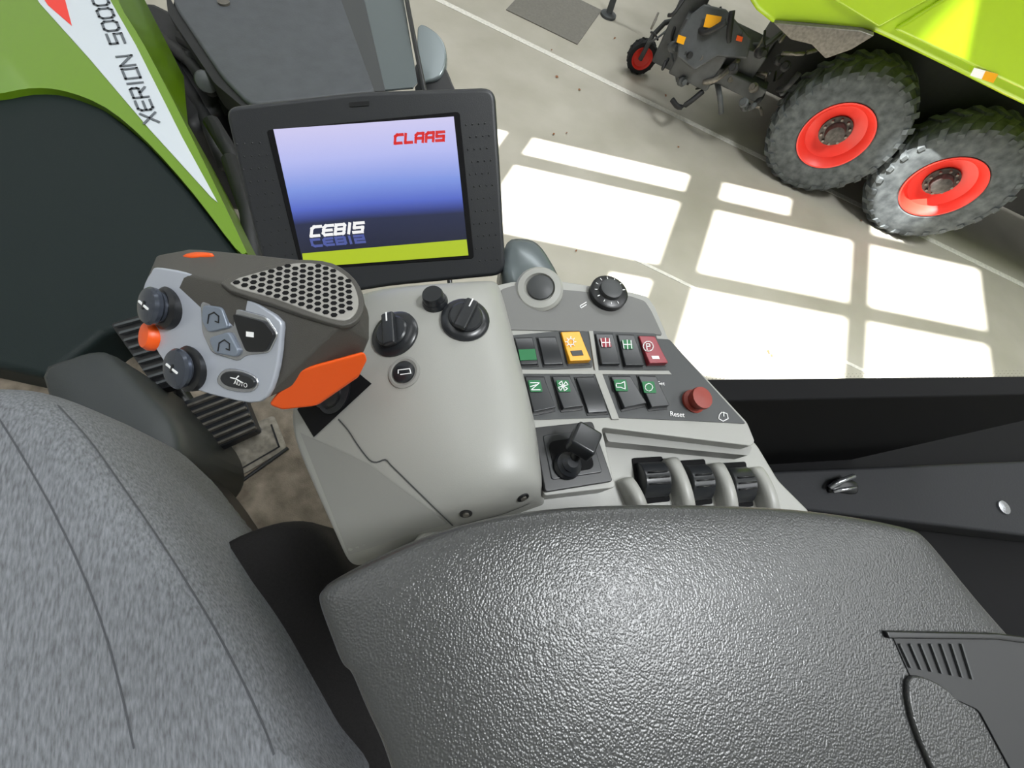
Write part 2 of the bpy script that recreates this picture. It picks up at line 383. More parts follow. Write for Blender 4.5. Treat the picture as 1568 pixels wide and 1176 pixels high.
for i,(x,y,h,x2,y2,h2_) in enumerate([(250,60,1.7,330,140,1.6),(262,90,1.7,352,260,1.75),(300,80,1.6,330,200,1.9),(330,190,1.5,395,330,1.6),(360,250,1.5,400,420,1.5),(285,60,1.6,350,120,1.55)]):
    tube('fender_bracket_%d'%i,[H(x,y,h),H((x+x2)/2+8,(y+y2)/2-4,(h+h2_)/2),H(x2,y2,h2_)],.035,m_frameb,fd)
boxes('wheel_housing',[(-2.9,-2.05,1.3,2.0,.9,1.5)],m_frameb,fd,bevel=.05)
lathe('reflector',H(322,128,1.58),(C-H(322,128,1.58)).normalized(),[(.05,0),(.045,.02),(.02,.03),(.001,.03)],m_frame,fd,seg=20)

wp=empty('window_pillar',P(650,70,1.1))
PW=P3((633,0,1.1),(662,133,1.0),(600,133,1.0))
tube('pillar_rod',[P(628,-40,1.12),P(648,66,1.05),P(675,200,1.0),P(700,420,.95),P(720,560,.95)],.006,m_black,wp)
m_qg=mat('quarter_glass','5E6668',.25,.2)
slab('quarter_glass_frame',[(560,-30),(626,-30),(652,128),(645,136),(600,140),(588,120)],PW,-.01,.006,m_qg,wp,bevel=.002)
slab('glass_frit',[(522,-30),(562,-30),(602,142),(585,142)],PW,-.008,.006,m_dark,wp)
mr=empty('rear_view_mirror',P(678,90,1.3))
MP=P3((655,45,1.3),(700,60,1.3),(690,130,1.3))
slab('mirror_head',sm([(652,42),(675,45),(693,65),(697,92),(688,118),(668,126),(656,120)],3),MP,0,.03,m_glassgrey,mr,bevel=.006)
slab('mirror_shell',sm([(648,100),(690,100),(706,128),(712,150),(690,170),(655,165)],3),MP,-.01,.05,m_black,mr,bevel=.006)

# ---------------------------------------------------------------- cab floor, walls
slab('cab_floor',[(150,470),(400,415),(470,480),(650,600),(1100,690),(1700,680),(1800,1000),(1000,1300),(200,1300),(-300,1000),(-200,600)],HP(1.25),0,.06,m_cabfloor)
slab('cab_side_carpet',[(1020,640),(1900,600),(1950,900),(1300,900),(1060,800)],HP(1.235),0,.015,m_blackr)
pd=empty('floor_pedal',H(330,650,1.2))
FL=HP(1.25)
slab('pedal_base_plate',rnd([(312,700),(428,648),(448,700),(345,762),(318,748)],8),FL,.006,.006,m_plate,pd,bevel=.001)
glyph('plate_edge_line',FL,.008,[[(330,745),(350,748),(436,698),(424,664)]],2.5,m_frameb,pd)
PD=P3((285,625,1.10),(375,600,1.10),(325,705,1.02))
slab('pedal_tread',rnd([(284,628),(372,596),(402,672),(322,708)],6),PD,0,.02,m_black2,pd,bevel=.003)
for i in range(7):
    t=i/6; a=(292+t*34,634+t*64); b=(366+t*30,606+t*62)
    glyph('tread_rib_%d'%i,PD,.008,[[a,b]],4,m_metal,pd,th=.008)
PD2=P3((180,500,1.05),(250,485,1.05),(250,600,1.0))
slab('pedal_tread_long',rnd([(172,506),(232,488),(280,600),(245,610)],6),PD2,0,.03,m_black,pd,bevel=.004)
for i in range(9):
    t=i/8; glyph('long_rib_%d'%i,PD2,.008,[[(180+t*60,508+t*92),(232+t*40,494+t*96)]],4,m_frame,pd,th=.008)
tube('pedal_arm',[PD.hit(300,640,-.02),PD.hit(270,590,-.05),PD2.hit(240,560,-.06),PD2.hit(215,520,-.1)],.018,m_black,pd)
for (x,y) in [(404,674),(338,712)]:
    q=FL.hit(x,y); lathe('pedal_bolt_%d'%x,q,Vector((0,0,1)),[(.012,0),(.012,.03),(.001,.034)],m_chrome,pd,seg=8)
tube('floor_seam',[FL.hit(310,795,.004),FL.hit(380,750,.004),FL.hit(450,700,.004)],.005,m_frameb,pd)

A=H(960,631,.55); B=H(1800,612,.55); dn=Vector((0,0,-1))
nW=(B-A).cross(dn).normalized()
if nW.dot(C-A)<0: nW=-nW
dp=empty('cab_door_panel',A)
prism3('panel_board',[A,B,B+dn*1.7,A+dn*1.7],nW,.04,m_blackr,dp,bevel=.004)
WP=Plane(A-nW*.04,nW)
v=[];f=[]
for r in range(4):
    for i in range(130):
        x=1095+i*6+(3 if r%2 else 0); y=600-(x-1110)*.018-r*4; q=WP.hit(x,y); k=len(v); rr=.0018-.0003*r
        u_=(B-A).normalized()
        for j in range(6):
            t=j*math.pi/3; v.append(q+u_*math.cos(t)*rr+Vector((0,0,1))*math.sin(t)*rr)
        f.append([k+j for j in range(6)])
mobj('glass_frit_dots',v,f,m_blackr,dp)
m_shelf=mat('shelf_charcoal','232427',.7,bump=.3,bscale=120,spec=.3)
sh=empty('side_shelf',H(1400,780,1.0))
slab('shelf_top',[(1050,742),(1900,708),(1900,870),(1640,842),(1250,796),(1050,790)],HP(1.0),0,.12,m_shelf,sh,bevel=.01)
slab('storage_box',[(1050,780),(1250,796),(1640,842),(1900,870),(2000,1300),(1300,1200)],HP(1.12),0,.12,m_blackr,sh)
SP=HP(1.0)
cushion('latch_base',sm([(1292,768),(1300,750),(1322,748),(1336,758),(1334,772),(1312,770)],3),SP,[(1,0),(1,.008),(.8,.014),(.3,.015)],m_black,sh)
tube('latch_lever',[SP.hit(1296,762,.015),SP.hit(1312,752,.03),SP.hit(1334,744,.03)],.007,m_chrome,sh)
tube('latch_lever_b',[SP.hit(1302,768,.015),SP.hit(1322,764,.022),SP.hit(1336,762,.02)],.005,m_chrome,sh)
lathe('shelf_button',SP.hit(1566,793),Vector((0,0,1)),[(.02,0),(.02,.006),(.001,.008)],m_chrome,sh,seg=20)

# ---------------------------------------------------------------- seat
st=empty('driver_seat',H(200,1000,.9))
SE=HP(.62)
bol=cushion('backrest_bolster',sm([(-350,640),(-150,604),(0,600),(60,606),(115,628),(155,658),(190,702),(240,767),(290,832),(340,902),(400,987),(450,1077),(505,1180),(560,1300),(300,1500),(-300,1500),(-500,1000)],3),SE,[(1,-.4),(1.0,-.08),(1.0,-.035),(.985,-.012),(.955,.01),(.9,.03),(.8,.045),(.6,.055),(.3,.06)],m_fabric,st,sub=1)
cushion('seat_side_cloth',sm([(300,880),(345,845),(400,822),(450,812),(495,822),(540,885),(590,1000),(680,1200),(640,1320),(480,1250),(400,1050)],3),HP(.72),[(1,-.4),(1,-.03),(.97,-.01),(.9,0),(.5,.01)],m_seatdark,st)
cushion('seat_base_cover',sm([(60,585),(105,556),(150,545),(178,556),(230,610),(272,655),(287,705),(268,745),(230,760),(120,700)],3),HP(.92),[(1,-.3),(1,-.03),(.96,-.005),(.85,.01),(.5,.015)],m_plast,st)
cushion('seat_base_side',sm([(180,690),(235,725),(275,775),(318,845),(330,870),(300,900),(200,800)],3),HP(.8),[(1,-.3),(1,-.02),(.93,0),(.5,.004)],m_black,st)

# ---------------------------------------------------------------- armrest console
co=empty('armrest_console',H(800,650,.5))
PR=HP(.37); PL_=HP(.335)
slab('deck_body',rnd([(765,448),(800,440),(870,438),(990,457),(1012,463),(1024,480),(1045,530),(1105,592),(1168,660),(1180,690),(1174,697),(940,668),(962,762),(850,775),(838,700),(818,590),(795,510)],6),PR,0,.05,m_light,co,bevel=.004,seg=3)
slab('lower_base',rnd([(820,640),(1150,660),(1185,695),(1218,750),(1268,800),(1240,900),(640,960),(600,900)],8),HP(.405),0,.09,m_light,co,bevel=.006,seg=3)
slab('upper_deck_plate',rnd([(782,452),(805,445),(985,462),(1008,470),(1018,485),(1036,524),(1000,520),(795,515)],5),PR,.0015,.003,m_mid,co,bevel=.001)
slab('switch_panel_dark',rnd([(1008,528),(1046,530),(1100,590),(1166,662),(1092,658),(955,652),(925,586),(1018,584)],4),PR,.0012,.003,m_dark,co,bevel=.0008)
G=[[(560,440,.41),(592,425,.365),(680,418,.335),(765,412,.335),(780,415,.37)],
[(500,530,.43),(560,510,.37),(660,500,.335),(786,495,.330),(800,500,.37)],
[(440,640,.44),(530,605,.375),(670,585,.338),(808,582,.330),(824,586,.37)],
[(475,728,.44),(575,695,.375),(700,680,.335),(828,655,.330),(842,658,.37)],
[(510,806,.44),(610,775,.38),(730,755,.335),(836,732,.332),(852,738,.37)],
[(530,850,.44),(635,815,.385),(755,790,.350),(838,764,.350),(856,768,.38)],
[(545,885,.45),(650,850,.42),(765,825,.40),(840,795,.40),(858,795,.41)]]
g3=[[H(*q) for q in r] for r in G]
g3=[[r[0]-Vector((0,0,.10))]+[r[0]]+r+[r[-1]-Vector((0,0,.05))] for r in g3]
g3=[[q-Vector((0,0,.08)) for q in g3[0]]]+g3+[[q-Vector((0,0,.08)) for q in g3[-1]]]
nc=len(g3[0]); v=[q for r in g3 for q in r]; f=[[i*nc+j,i*nc+j+1,(i+1)*nc+j+1,(i+1)*nc+j] for i in range(len(g3)-1) for j in range(nc-1)]
mobj('sculpted_module',v,f,m_light,co,sub=3)
bpy.context.view_layer.update()
dg=bpy.context.evaluated_depsgraph_get()
def surf(o):
    ev=o.evaluated_get(dg); im=ev.matrix_world.inverted()
    def fn(x,y):
        r=ray(x,y).normalized(); ok,loc,no,_=ev.ray_cast(im@C,im.to_3x3()@r)
        if ok:
            loc=ev.matrix_world@loc; no=(ev.matrix_world.to_3x3()@no).normalized()
            if no.dot(C-loc)<0: no=-no
            return loc,no
        return H(x,y,.36),Vector((0,0,1))
    return fn
onmod=surf(bpy.data.objects['sculpted_module'])
onseat=surf(bol)
def strip_on(name,pts,w,m,fn=None,par=None,off=.001):
    v=[];f=[]; fn=fn or onmod
    Q=[fn(*q) for q in pts]
    for i,(a,n) in enumerate(Q):
        d=(Q[min(i+1,len(Q)-1)][0]-Q[max(0,i-1)][0]).normalized(); s=n.cross(d)*w/2
        v+=[a-s+n*off,a+s+n*off]
    for i in range(len(Q)-1): f.append([2*i,2*i+1,2*i+3,2*i+2])
    return mobj(name,v,f,m,par or co)
m_seam=mat('seat_seam_thread','4A4C50',.95)
strip_on('seat_seam',sm([(90,634),(140,690),(190,760),(240,832),(300,925),(350,1010),(400,1110),(432,1190)],5,False),.0022,m_seam,onseat,st,.0012)
strip_on('seat_seam_inner',sm([(-10,640),(40,720),(90,810),(140,920),(180,1040),(215,1190)],5,False),.0016,m_seam,onseat,st,.0012)
seam=[(530,655),(545,672),(560,695),(578,718),(590,722),(603,718)]
for a in range(1,14): seam.append((603+a*8.2,718+a*8.0))
strip_on('panel_seam',sm(seam,3,False),.0014,m_dark)
strip_on('lower_seam',sm([(718,820),(745,812),(790,800),(835,782)],4,False),.0014,m_dark)
def patch_on(name,px,m,off=.0008,n=14):
    v=[];f=[]
    for i in range(n+1):
        for j in range(n+1):
            s=i/n;t=j/n
            x=(px[0][0]*(1-s)+px[1][0]*s)*(1-t)+(px[3][0]*(1-s)+px[2][0]*s)*t
            y=(px[0][1]*(1-s)+px[1][1]*s)*(1-t)+(px[3][1]*(1-s)+px[2][1]*s)*t
            a,no=onmod(x,y); v.append(a+no*off)
    for i in range(n):
        for j in range(n): k=i*(n+1)+j; f.append([k,k+1,k+n+2,k+n+1])
    return mobj(name,v,f,m,co,smooth=True)
patch_on('flap_panel',[(470,676),(576,724),(700,817),(545,866)],m_light2,.0006)
patch_on('grip_recess',[(466,640),(535,562),(582,600),(492,683)],m_blackr,.0012)
for (x,y) in [(728,802),(817,777)]:
    a,n=onmod(x,y); lathe('screw_recess_%d'%x,a,n,[(.0055,-.002),(.0055,.0012),(.0042,.0014),(.001,.0006)],m_black,co,seg=20)
    lathe('screw_head_%d'%x,a,n,[(.003,.001),(.003,.0024),(.001,.0026)],m_metal,co,seg=6)
def knob(name,x,y,rbase,rk,h,pointer,ph=.0035):
    a,n=onmod(x,y)
    rb=pxr(a,rbase); r=pxr(a,rk)
    lathe(name+'_base',a,n,[(rb,-.004),(rb,.0015),(rb*.93,.003),(r*1.05,.005),(.001,.005)],m_black2,co)
    lathe(name+'_cap',a,n,[(r,.004),(r*.97,h*.85),(r*.88,h),(.001,h)],m_black2,co)
    if pointer:
        d=(HP(.33).hit(x+pointer[0],y+pointer[1])-HP(.33).hit(x,y)).normalized(); d=(d-n*d.dot(n)).normalized(); s=n.cross(d)
        obox(name+'_pointer',a+n*(h+ph*.6),d*rb*.72,s*rb*.26,n*ph,m_black2,co,bevel=.002)
        obox(name+'_mark',a+n*(h+ph*1.6+.0002)+d*rb*.5,d*rb*.2,s*.0006,n*.0003,m_white,co)
knob('rotary_a',617,522,39,27,.008,(-1,-10))
knob('rotary_b',727,500,38,27,.008,(5,-10))
knob('rotary_small',680,472,20,17,.013,None)
a,n=onmod(632,582)
lathe('push_button_ring',a,n,[(pxr(a,26),-.003),(pxr(a,26),.0012),(pxr(a,22),.0016),(pxr(a,19),.0006),(.001,.0006)],m_light2,co)
lathe('push_button',a,n,[(pxr(a,18),0),(pxr(a,17.5),.003),(pxr(a,14),.0042),(.001,.0042)],m_black2,co)
bp_=Plane(a,n)
glyph('button_icon',bp_,.0048,[[(622,583),(622,578),(640,576),(642,583),(626,585)]],1.3,m_white,co)
a=PR.hit(842,455)
lathe('pod_ring',a,Vector((-.1,-.25,1)),[(pxr(a,38),-.012),(pxr(a,37),.006),(pxr(a,33),.009),(pxr(a,24),.010),(pxr(a,22),.006),(.001,.006)],m_light,co)
lathe('pod_button',a+Vector((0,0,.006)),Vector((-.1,-.25,1)),[(pxr(a,20.5),0),(pxr(a,20),.003),(pxr(a,12),.0055),(.001,.006)],m_dark,co)
a=PR.hit(948,462)
lathe('dial_base',a,Vector((0,0,1)),[(pxr(a,30),-.002),(pxr(a,30),.008),(pxr(a,26),.010),(.001,.010)],m_black,co)
u_,w_,_=basis(Vector((0,0,1)))
lathe('dial_cap',a,Vector((0,0,1)),[(pxr(a,18),.009),(pxr(a,17),.015),(pxr(a,14),.016),(.001,.016)],m_dark,co)
for i in range(11):
    t=i*.5+.6; q=a+(u_*math.cos(t)+w_*math.sin(t))*pxr(a,23); d=(q-a).normalized()
    obox('dial_tick_%d'%i,q+Vector((0,0,.0103)),d*.0015,d.cross(Vector((0,0,1)))*.0004,Vector((0,0,.0003)),m_white,co)
glyph('deck_icon',PR,.002,[[(906,478),(916,472)],[(906,478),(908,481),(916,476)]],1.2,m_white,co)
def rocker(name,q,m,hi=.011,lo=.004):
    b=[PR.hit(*c_,.001) for c_ in q]; c=sum(b,Vector())/4
    n=PR.n
    prism3(name+'_frame',[x+n*.0008 for x in b],n,.004,m_black,co,bevel=.0006)
    t=[c+(x-c)*.90 for x in b]; k=[lo,lo,hi,hi]
    md=[(t[0]+t[3])/2,(t[1]+t[2])/2]
    tops=[t[0]+n*k[0],t[1]+n*k[1],md[1]+n*(min(k)+.002),t[2]+n*k[2],t[3]+n*k[3],md[0]+n*(min(k)+.002)]
    bot=[x-n*.002 for x in (t[0],t[1],md[1],t[2],t[3],md[0])]
    v=tops+bot; f=[[0,1,2,5],[5,2,3,4],[6,7,8,11][::-1],[11,8,9,10][::-1]]+[[i,(i+1)%6,6+(i+1)%6,6+i] for i in range(6)]
    mobj(name,v,f,m,co,bevel=.0009,seg=2)
R1=[[(801,528),(832,527),(842,573),(812,574)],[(837,527),(868,526),(881,573),(848,574)],[(873,518),(905,517),(922,570),(886,572)],
    [(927,521),(957,521),(968,575),(936,575)],[(961,522),(990,523),(1005,577),(973,577)],[(994,524),(1022,525),(1041,574),(1009,575)]]
R2=[[(817,587),(850,588),(868,643),(830,651)],[(859,587),(890,587),(911,641),(876,645)],[(896,589),(928,588),(951,648),(917,650)],
    [(950,587),(984,587),(1008,636),(970,644)],[(993,586),(1024,587),(1043,640),(1012,643)]]
slab('switch_bezel_a',rnd([(798,524),(920,513),(926,574),(812,580)],3),PR,.001,.003,m_dark,co)
slab('switch_bezel_b',rnd([(924,517),(1024,521),(1044,578),(936,579)],3),PR,.0016,.003,m_dark,co)
slab('switch_bezel_c',rnd([(814,584),(928,584),(956,652),(830,656)],3),PR,.001,.003,m_dark,co)
slab('divider_row',[(800,577),(1045,579),(1050,585),(803,584)],PR,.002,.004,m_light,co,bevel=.0005)
slab('divider_column',[(920,517),(927,517),(936,580),(930,580)],PR,.0022,.004,m_light,co,bevel=.0005)
slab('divider_column_low',[(929,583),(941,583),(968,655),(956,655)],PR,.0022,.004,m_light,co,bevel=.0005)
for i,q in enumerate(R1): rocker('rocker_top_%d'%i,q,[m_black2,m_black2,m_yellow,m_black2,m_black2,m_maroon][i],hi=[.003,.003,.008,.006,.006,.008][i],lo=.003)
for i,q in enumerate(R2): rocker('rocker_low_%d'%i,q,m_black2,hi=[.008,.008,.003,.008,.008][i],lo=.003)
slab('green_lamp_window',[(810,546),(836,545),(839,562),(813,563)],PR,.006,.002,m_green,co)
def icon(nm,cx,cy,kind,bgm=m_green,s=9):
    if bgm: slab(nm+'_bg',rnd([(cx-s-2,cy-s),(cx+s-1,cy-s),(cx+s+3,cy+s),(cx-s+2,cy+s)],2),PR,.0068,.0015,bgm,co)
    L=[]
    if kind=='gear':
        L.append([(cx+5*math.cos(t*math.pi/4),cy+5*math.sin(t*math.pi/4)) for t in range(9)])
        for t in range(8): L.append([(cx+5*math.cos(t*math.pi/4),cy+5*math.sin(t*math.pi/4)),(cx+8*math.cos(t*math.pi/4),cy+8*math.sin(t*math.pi/4))])
    elif kind=='axle': L=[[(cx-7,cy-6),(cx-5,cy+6)],[(cx,cy-7),(cx+1,cy+7)],[(cx+6,cy-6),(cx+7,cy+6)],[(cx-6,cy),(cx+7,cy)]]
    elif kind=='park': L=[[(cx+8*math.cos(t*math.pi/5),cy+8*math.sin(t*math.pi/5)) for t in range(11)],[(cx-2,cy+5),(cx-3,cy-4),(cx+2,cy-4),(cx+3,cy),(cx-2,cy)]]
    elif kind=='z': L=[[(cx-7,cy-5),(cx+7,cy-5),(cx-6,cy+6),(cx+8,cy+6)],[(cx-7,cy+1),(cx+2,cy-2)]]
    elif kind=='fan':
        for t in range(4):
            a_=t*math.pi/2+.5; L.append([(cx,cy),(cx+8*math.cos(a_),cy+8*math.sin(a_)),(cx+8*math.cos(a_+.8),cy+8*math.sin(a_+.8)),(cx,cy)])
    elif kind=='horn': L=[[(cx-7,cy-3),(cx-7,cy+3),(cx,cy+3),(cx+7,cy+6),(cx+6,cy-6),(cx,cy-3),(cx-7,cy-3)]]
    else: L=[[(cx+6*math.cos(t*math.pi/4),cy+6*math.sin(t*math.pi/4)) for t in range(9)]]
    glyph(nm,PR,.0074,L,1.2,m_white,co)
icon('icon_work',892,534,'gear',None); icon('icon_axle',946,535,'axle',m_maroon,7); icon('icon_diff',980,538,'axle',m_green,7); icon('icon_park',1013,541,'park',None)
icon('icon_fold',836,603,'z'); icon('icon_fan',880,603,'fan'); icon('icon_horn',970,602,'horn'); 
icon('icon_start',1014,605,'ring',m_green,9)
slab('yellow_lens',[(892,548),(909,547),(912,555),(895,556)],PR,.0085,.002,m_dark,co)
slab('red_lens',[(1018,556),(1029,556),(1031,561),(1020,561)],PR,.0085,.002,m_white,co)
a=PR.hit(1082,628)
lathe('reset_knob',a,Vector((.1,.0,1)),[(pxr(a,19),0),(pxr(a,19),.003),(pxr(a,14),.005),(pxr(a,18),.013),(pxr(a,17),.016),(.001,.017)],m_redknob,co,seg=20)
text('reset_label','Reset',PR,.002,(1048,650),(1070,652),8,m_white,co); text('set_label','Set',PR,.002,(1028,601),(1039,602),6,m_white,co)
glyph('reset_icon',PR,.002,[[(1124+0,648),(1128,644),(1136,646),(1138,654),(1130,658),(1123,654),(1124,648)],[(1131,644),(1131,650)]],1.2,m_white,co)
PB=PR
slab('lever_frame',rnd([(834,668),(926,658),(958,752),(852,769)],5),PB,.006,.012,m_black,co,bevel=.002)
slab('lever_inner',rnd([(848,680),(922,671),(942,738),(862,750)],5),PB,.0072,.002,m_black2,co,bevel=.001)
slab('lever_pit',rnd([(856,690),(915,682),(930,732),(868,742)],12),PB,.0080,.002,m_blackr,co)
a=PB.hit(886,728,.008)
lathe('lever_gaiter',a,Vector((.05,.1,1)),[(pxr(a,22),0),(pxr(a,19),.004),(pxr(a,20),.006),(pxr(a,14),.009),(pxr(a,15),.011),(pxr(a,9),.014),(.001,.014)],m_black2,co,seg=24)
tq=a+Vector((.000,.018,.028))
tube('lever_stem',[a,a+Vector((.001,.008,.014)),tq],.005,m_black,co)
obox('lever_head',tq,Vector((.0120,-.001,0)),Vector((.001,.0120,-.002)),Vector((.0,.002,.008)),m_black2,co,bevel=.003)
LB=HP(.405)
slab('bay_back_lip',rnd([(942,668),(1176,697),(1170,712),(950,690)],4),HP(.385),0,.02,m_light2,co,bevel=.002)
fins=[(972,748,1005,792),(1042,716,1076,792),(1112,724,1140,792),(1172,730,1206,800)]
def fin(nm,x0,y0,x1,y1,w=15):
    n=14
    a=LB.hit(x0,y0); b=LB.hit(x1,y1+30); d=(b-a); s=d.cross(Vector((0,0,1))).normalized()*.5*pxr(a,w)*1.7
    v=[]
    for i in range(n+1):
        t=i/n; hgt=.020*math.sin(math.pi*min(1,t*.9+.1))**.5
        q=a+d*t; v+=[q-s-Vector((0,0,.01)),q-s*.95+Vector((0,0,hgt*.75)),q-s*.5+Vector((0,0,hgt)),q+s*.5+Vector((0,0,hgt)),q+s*.95+Vector((0,0,hgt*.75)),q+s-Vector((0,0,.01))]
    f=[[i*6+j,i*6+j+1,(i+1)*6+j+1,(i+1)*6+j] for i in range(n) for j in range(5)]+[[0,1,2,3,4,5],[n*6+k for k in range(6)]]
    mobj(nm,v,f,m_light,co,sub=1)
for i,q in enumerate(fins): fin('bay_fin_%d'%i,*q)
for i,(x,y) in enumerate([(1020,752),(1090,756),(1154,760)]):
    w=22 if i==0 else 19
    q=[(x-w-4,y-28),(x+w-10,y-30),(x+w,y+24),(x-w+4,y+28)]
    slab('paddle_well_%d'%i,rnd([(a_[0]+(a_[0]-x)*.25,a_[1]+(a_[1]-y)*.3) for a_ in q],4),LB,.0012,.004,m_blackr,co)
    b=[LB.hit(*c_,.002) for c_ in q]; v=[]; n=12
    for k in range(n+1):
        t=k/n; hh=.004+.012*math.sin(math.pi*t)**.7
        L0=b[0].lerp(b[3],t); L1=b[1].lerp(b[2],t)
        v+=[L0-Vector((0,0,.003)),L0+Vector((0,0,hh)),L1+Vector((0,0,hh)),L1-Vector((0,0,.003))]
    f=[[k*4+j,k*4+j+1,k*4+j+5,k*4+j+4] for k in range(n) for j in range(3)]+[[0,1,2,3],[n*4,n*4+1,n*4+2,n*4+3]]
    mobj('thumb_paddle_%d'%i,v,f,m_black2,co,bevel=.0012)
    for k in (4,6,8):
        t=k/n; hh=.0165*math.sin(math.pi*t)**.7+.001
        L0=b[0].lerp(b[3],t)+Vector((0,0,hh)); L1=b[1].lerp(b[2],t)+Vector((0,0,hh))
        tube('paddle_rib_%d_%d'%(i,k),[L0.lerp(L1,.12),L0.lerp(L1,.88)],.0009,m_black,co,seg=6)
c0=H(900,800,.52); boxes('pedestal',[(c0.x-.13,c0.x+.1,c0.y-.12,c0.y+.08,CZ-1.25,CZ-.45)],m_black,co,bevel=.01)

# ---------------------------------------------------------------- display
mo=empty('display_monitor',P(580,320,.52))
cor=[(348,163),(775,133),(791,433),(428,476)]
r=[ray(*q) for q in cor]
Mx=Matrix(((r[1].x,-r[2].x,r[3].x),(r[1].y,-r[2].y,r[3].y),(r[1].z,-r[2].z,r[3].z)))
d=Mx.inverted()@r[0]
sc=.52/((1+d[0]+d[1]+d[2])/4)
D=[sc,sc*d[0],sc*d[1],sc*d[2]]
pc=[C+r[i]*D[i] for i in range(4)]
MO=Plane(pc[0],(pc[1]-pc[0]).cross(pc[3]-pc[0]))
slab('bezel_shell',rnd([(349,166),(560,142),(774,135),(783,280),(791,430),(610,447),(428,476),(388,330)],22,5),MO,0,.03,m_bezel,mo,bevel=.006,seg=4)
slab('rear_housing',rnd([(400,200),(740,175),(755,400),(470,430)],12),MO,-.03,.03,m_black,mo,bevel=.006)
slab('screen_gasket',rnd([(416,203),(718,174),(741,404),(470,422)],6),MO,.0012,.003,m_blackr,mo,bevel=.0008)
sq=[(427,202),(709,182),(732,399),(475,418)]
ms=bpy.data.materials.new('display_screen'); ms.use_nodes=True; nt=ms.node_tree; b=nt.nodes['Principled BSDF']
uv=nt.nodes.new('ShaderNodeUVMap'); sp=nt.nodes.new('ShaderNodeSeparateXYZ'); rp=nt.nodes.new('ShaderNodeValToRGB')
nt.links.new(uv.outputs['UV'],sp.inputs[0]); nt.links.new(sp.outputs['Y'],rp.inputs['Fac'])
cr=rp.color_ramp
cols_=[(0,'1E202C'),(.105,'1E202C'),(.12,'21253A'),(.33,'262D4C'),(.37,'38458A'),(.44,'566AC8'),(.58,'8098E4'),(.78,'B8BEF4'),(1,'D2CEF4')]
while len(cr.elements)<len(cols_): cr.elements.new(.5)
for e,(pp,cc) in zip(cr.elements,cols_): e.position=pp
for e,(pp,cc) in zip(cr.elements,cols_): e.position=pp; e.color=lin(cc)
b.inputs['Base Color'].default_value=(.01,.01,.01,1); b.inputs['Roughness'].default_value=.25
nt.links.new(rp.outputs['Color'],b.inputs['Emission Color']); b.inputs['Emission Strength'].default_value=.95
vs=[MO.hit(*q,.0018) for q in sq]
me=bpy.data.meshes.new('lcd_screen'); me.from_pydata([tuple(x) for x in (vs[3],vs[2],vs[1],vs[0])],[],[[0,1,2,3]]); me.materials.append(ms)
ul=me.uv_layers.new(name='UVMap')
for i,c_ in enumerate([(0,0),(1,0),(1,1),(0,1)]): ul.data[i].uv=c_
o=bpy.data.objects.new('lcd_screen',me); S.collection.objects.link(o); o.parent=mo; o.matrix_parent_inverse=mo.matrix_world.inverted()
def em(n,c,s=.9): return mat(n,c,.4,emit=s)
m_sg=em('screen_green','B0C61E',.95); m_sr=em('screen_red','DC1E1E',.9); m_sw=em('screen_white','FFFFFF',.9); m_sb=em('screen_reflection','5C6AB8',.7)
slab('screen_green_bar',[(472,396),(729,374),(732,399),(475,418)],MO,.0024,.0005,m_sg,mo)
block('screen_logo','CLAAS',MO,.0026,(617,224),(693,219),13,4,m_sr,mo,slant=.12,gap=.45)
block('screen_caption','CEBIS',MO,.0026,(486,369),(566,362),14,4.2,m_sw,mo,slant=.2,gap=.4)
block('screen_caption_reflection','CEBIS',MO,.0024,(486,375),(567,368),-10,3.6,m_sb,mo,slant=-.2,gap=.4)
slab('bezel_badge',rnd([(545,160),(577,158),(577,165),(546,167)],2),MO,.001,.002,m_black,mo)
v=[];f=[]
def dots(q,nx,ny):
    for i in range(nx):
        for j in range(ny):
            s=(i+.5*(j%2))/nx; t=j/(ny-1)
            x=(q[0][0]*(1-s)+q[1][0]*s)*(1-t)+(q[3][0]*(1-s)+q[2][0]*s)*t; y=(q[0][1]*(1-s)+q[1][1]*s)*(1-t)+(q[3][1]*(1-s)+q[2][1]*s)*t
            c_=MO.hit(x,y,.0006); u,w_,_=basis(MO.n); k=len(v)
            for a_ in range(6): v.append(c_+(u*math.cos(a_*math.pi/3)+w_*math.sin(a_*math.pi/3))*.0011)
            v.append(c_+MO.n*.0007)
            for a_ in range(6): f.append([k+a_,k+(a_+1)%6,k+6])
dots([(370,225),(418,222),(468,415),(422,425)],4,11); dots([(728,195),(768,192),(782,405),(745,408)],4,12)
mobj('bezel_dots',v,f,m_black,mo)
tube('monitor_arm',[MO.hit(640,330,-.06),MO.hit(655,370,-.10),MO.hit(670,430,-.14)],.018,m_black,mo)
cushion('support_dome',sm([(790,378),(815,372),(840,380),(862,410),(875,442),(850,460),(800,450),(785,420)],3),HP(.46),[(1,-.05),(1,-.01),(.93,.002),(.7,.006)],m_qg,co)

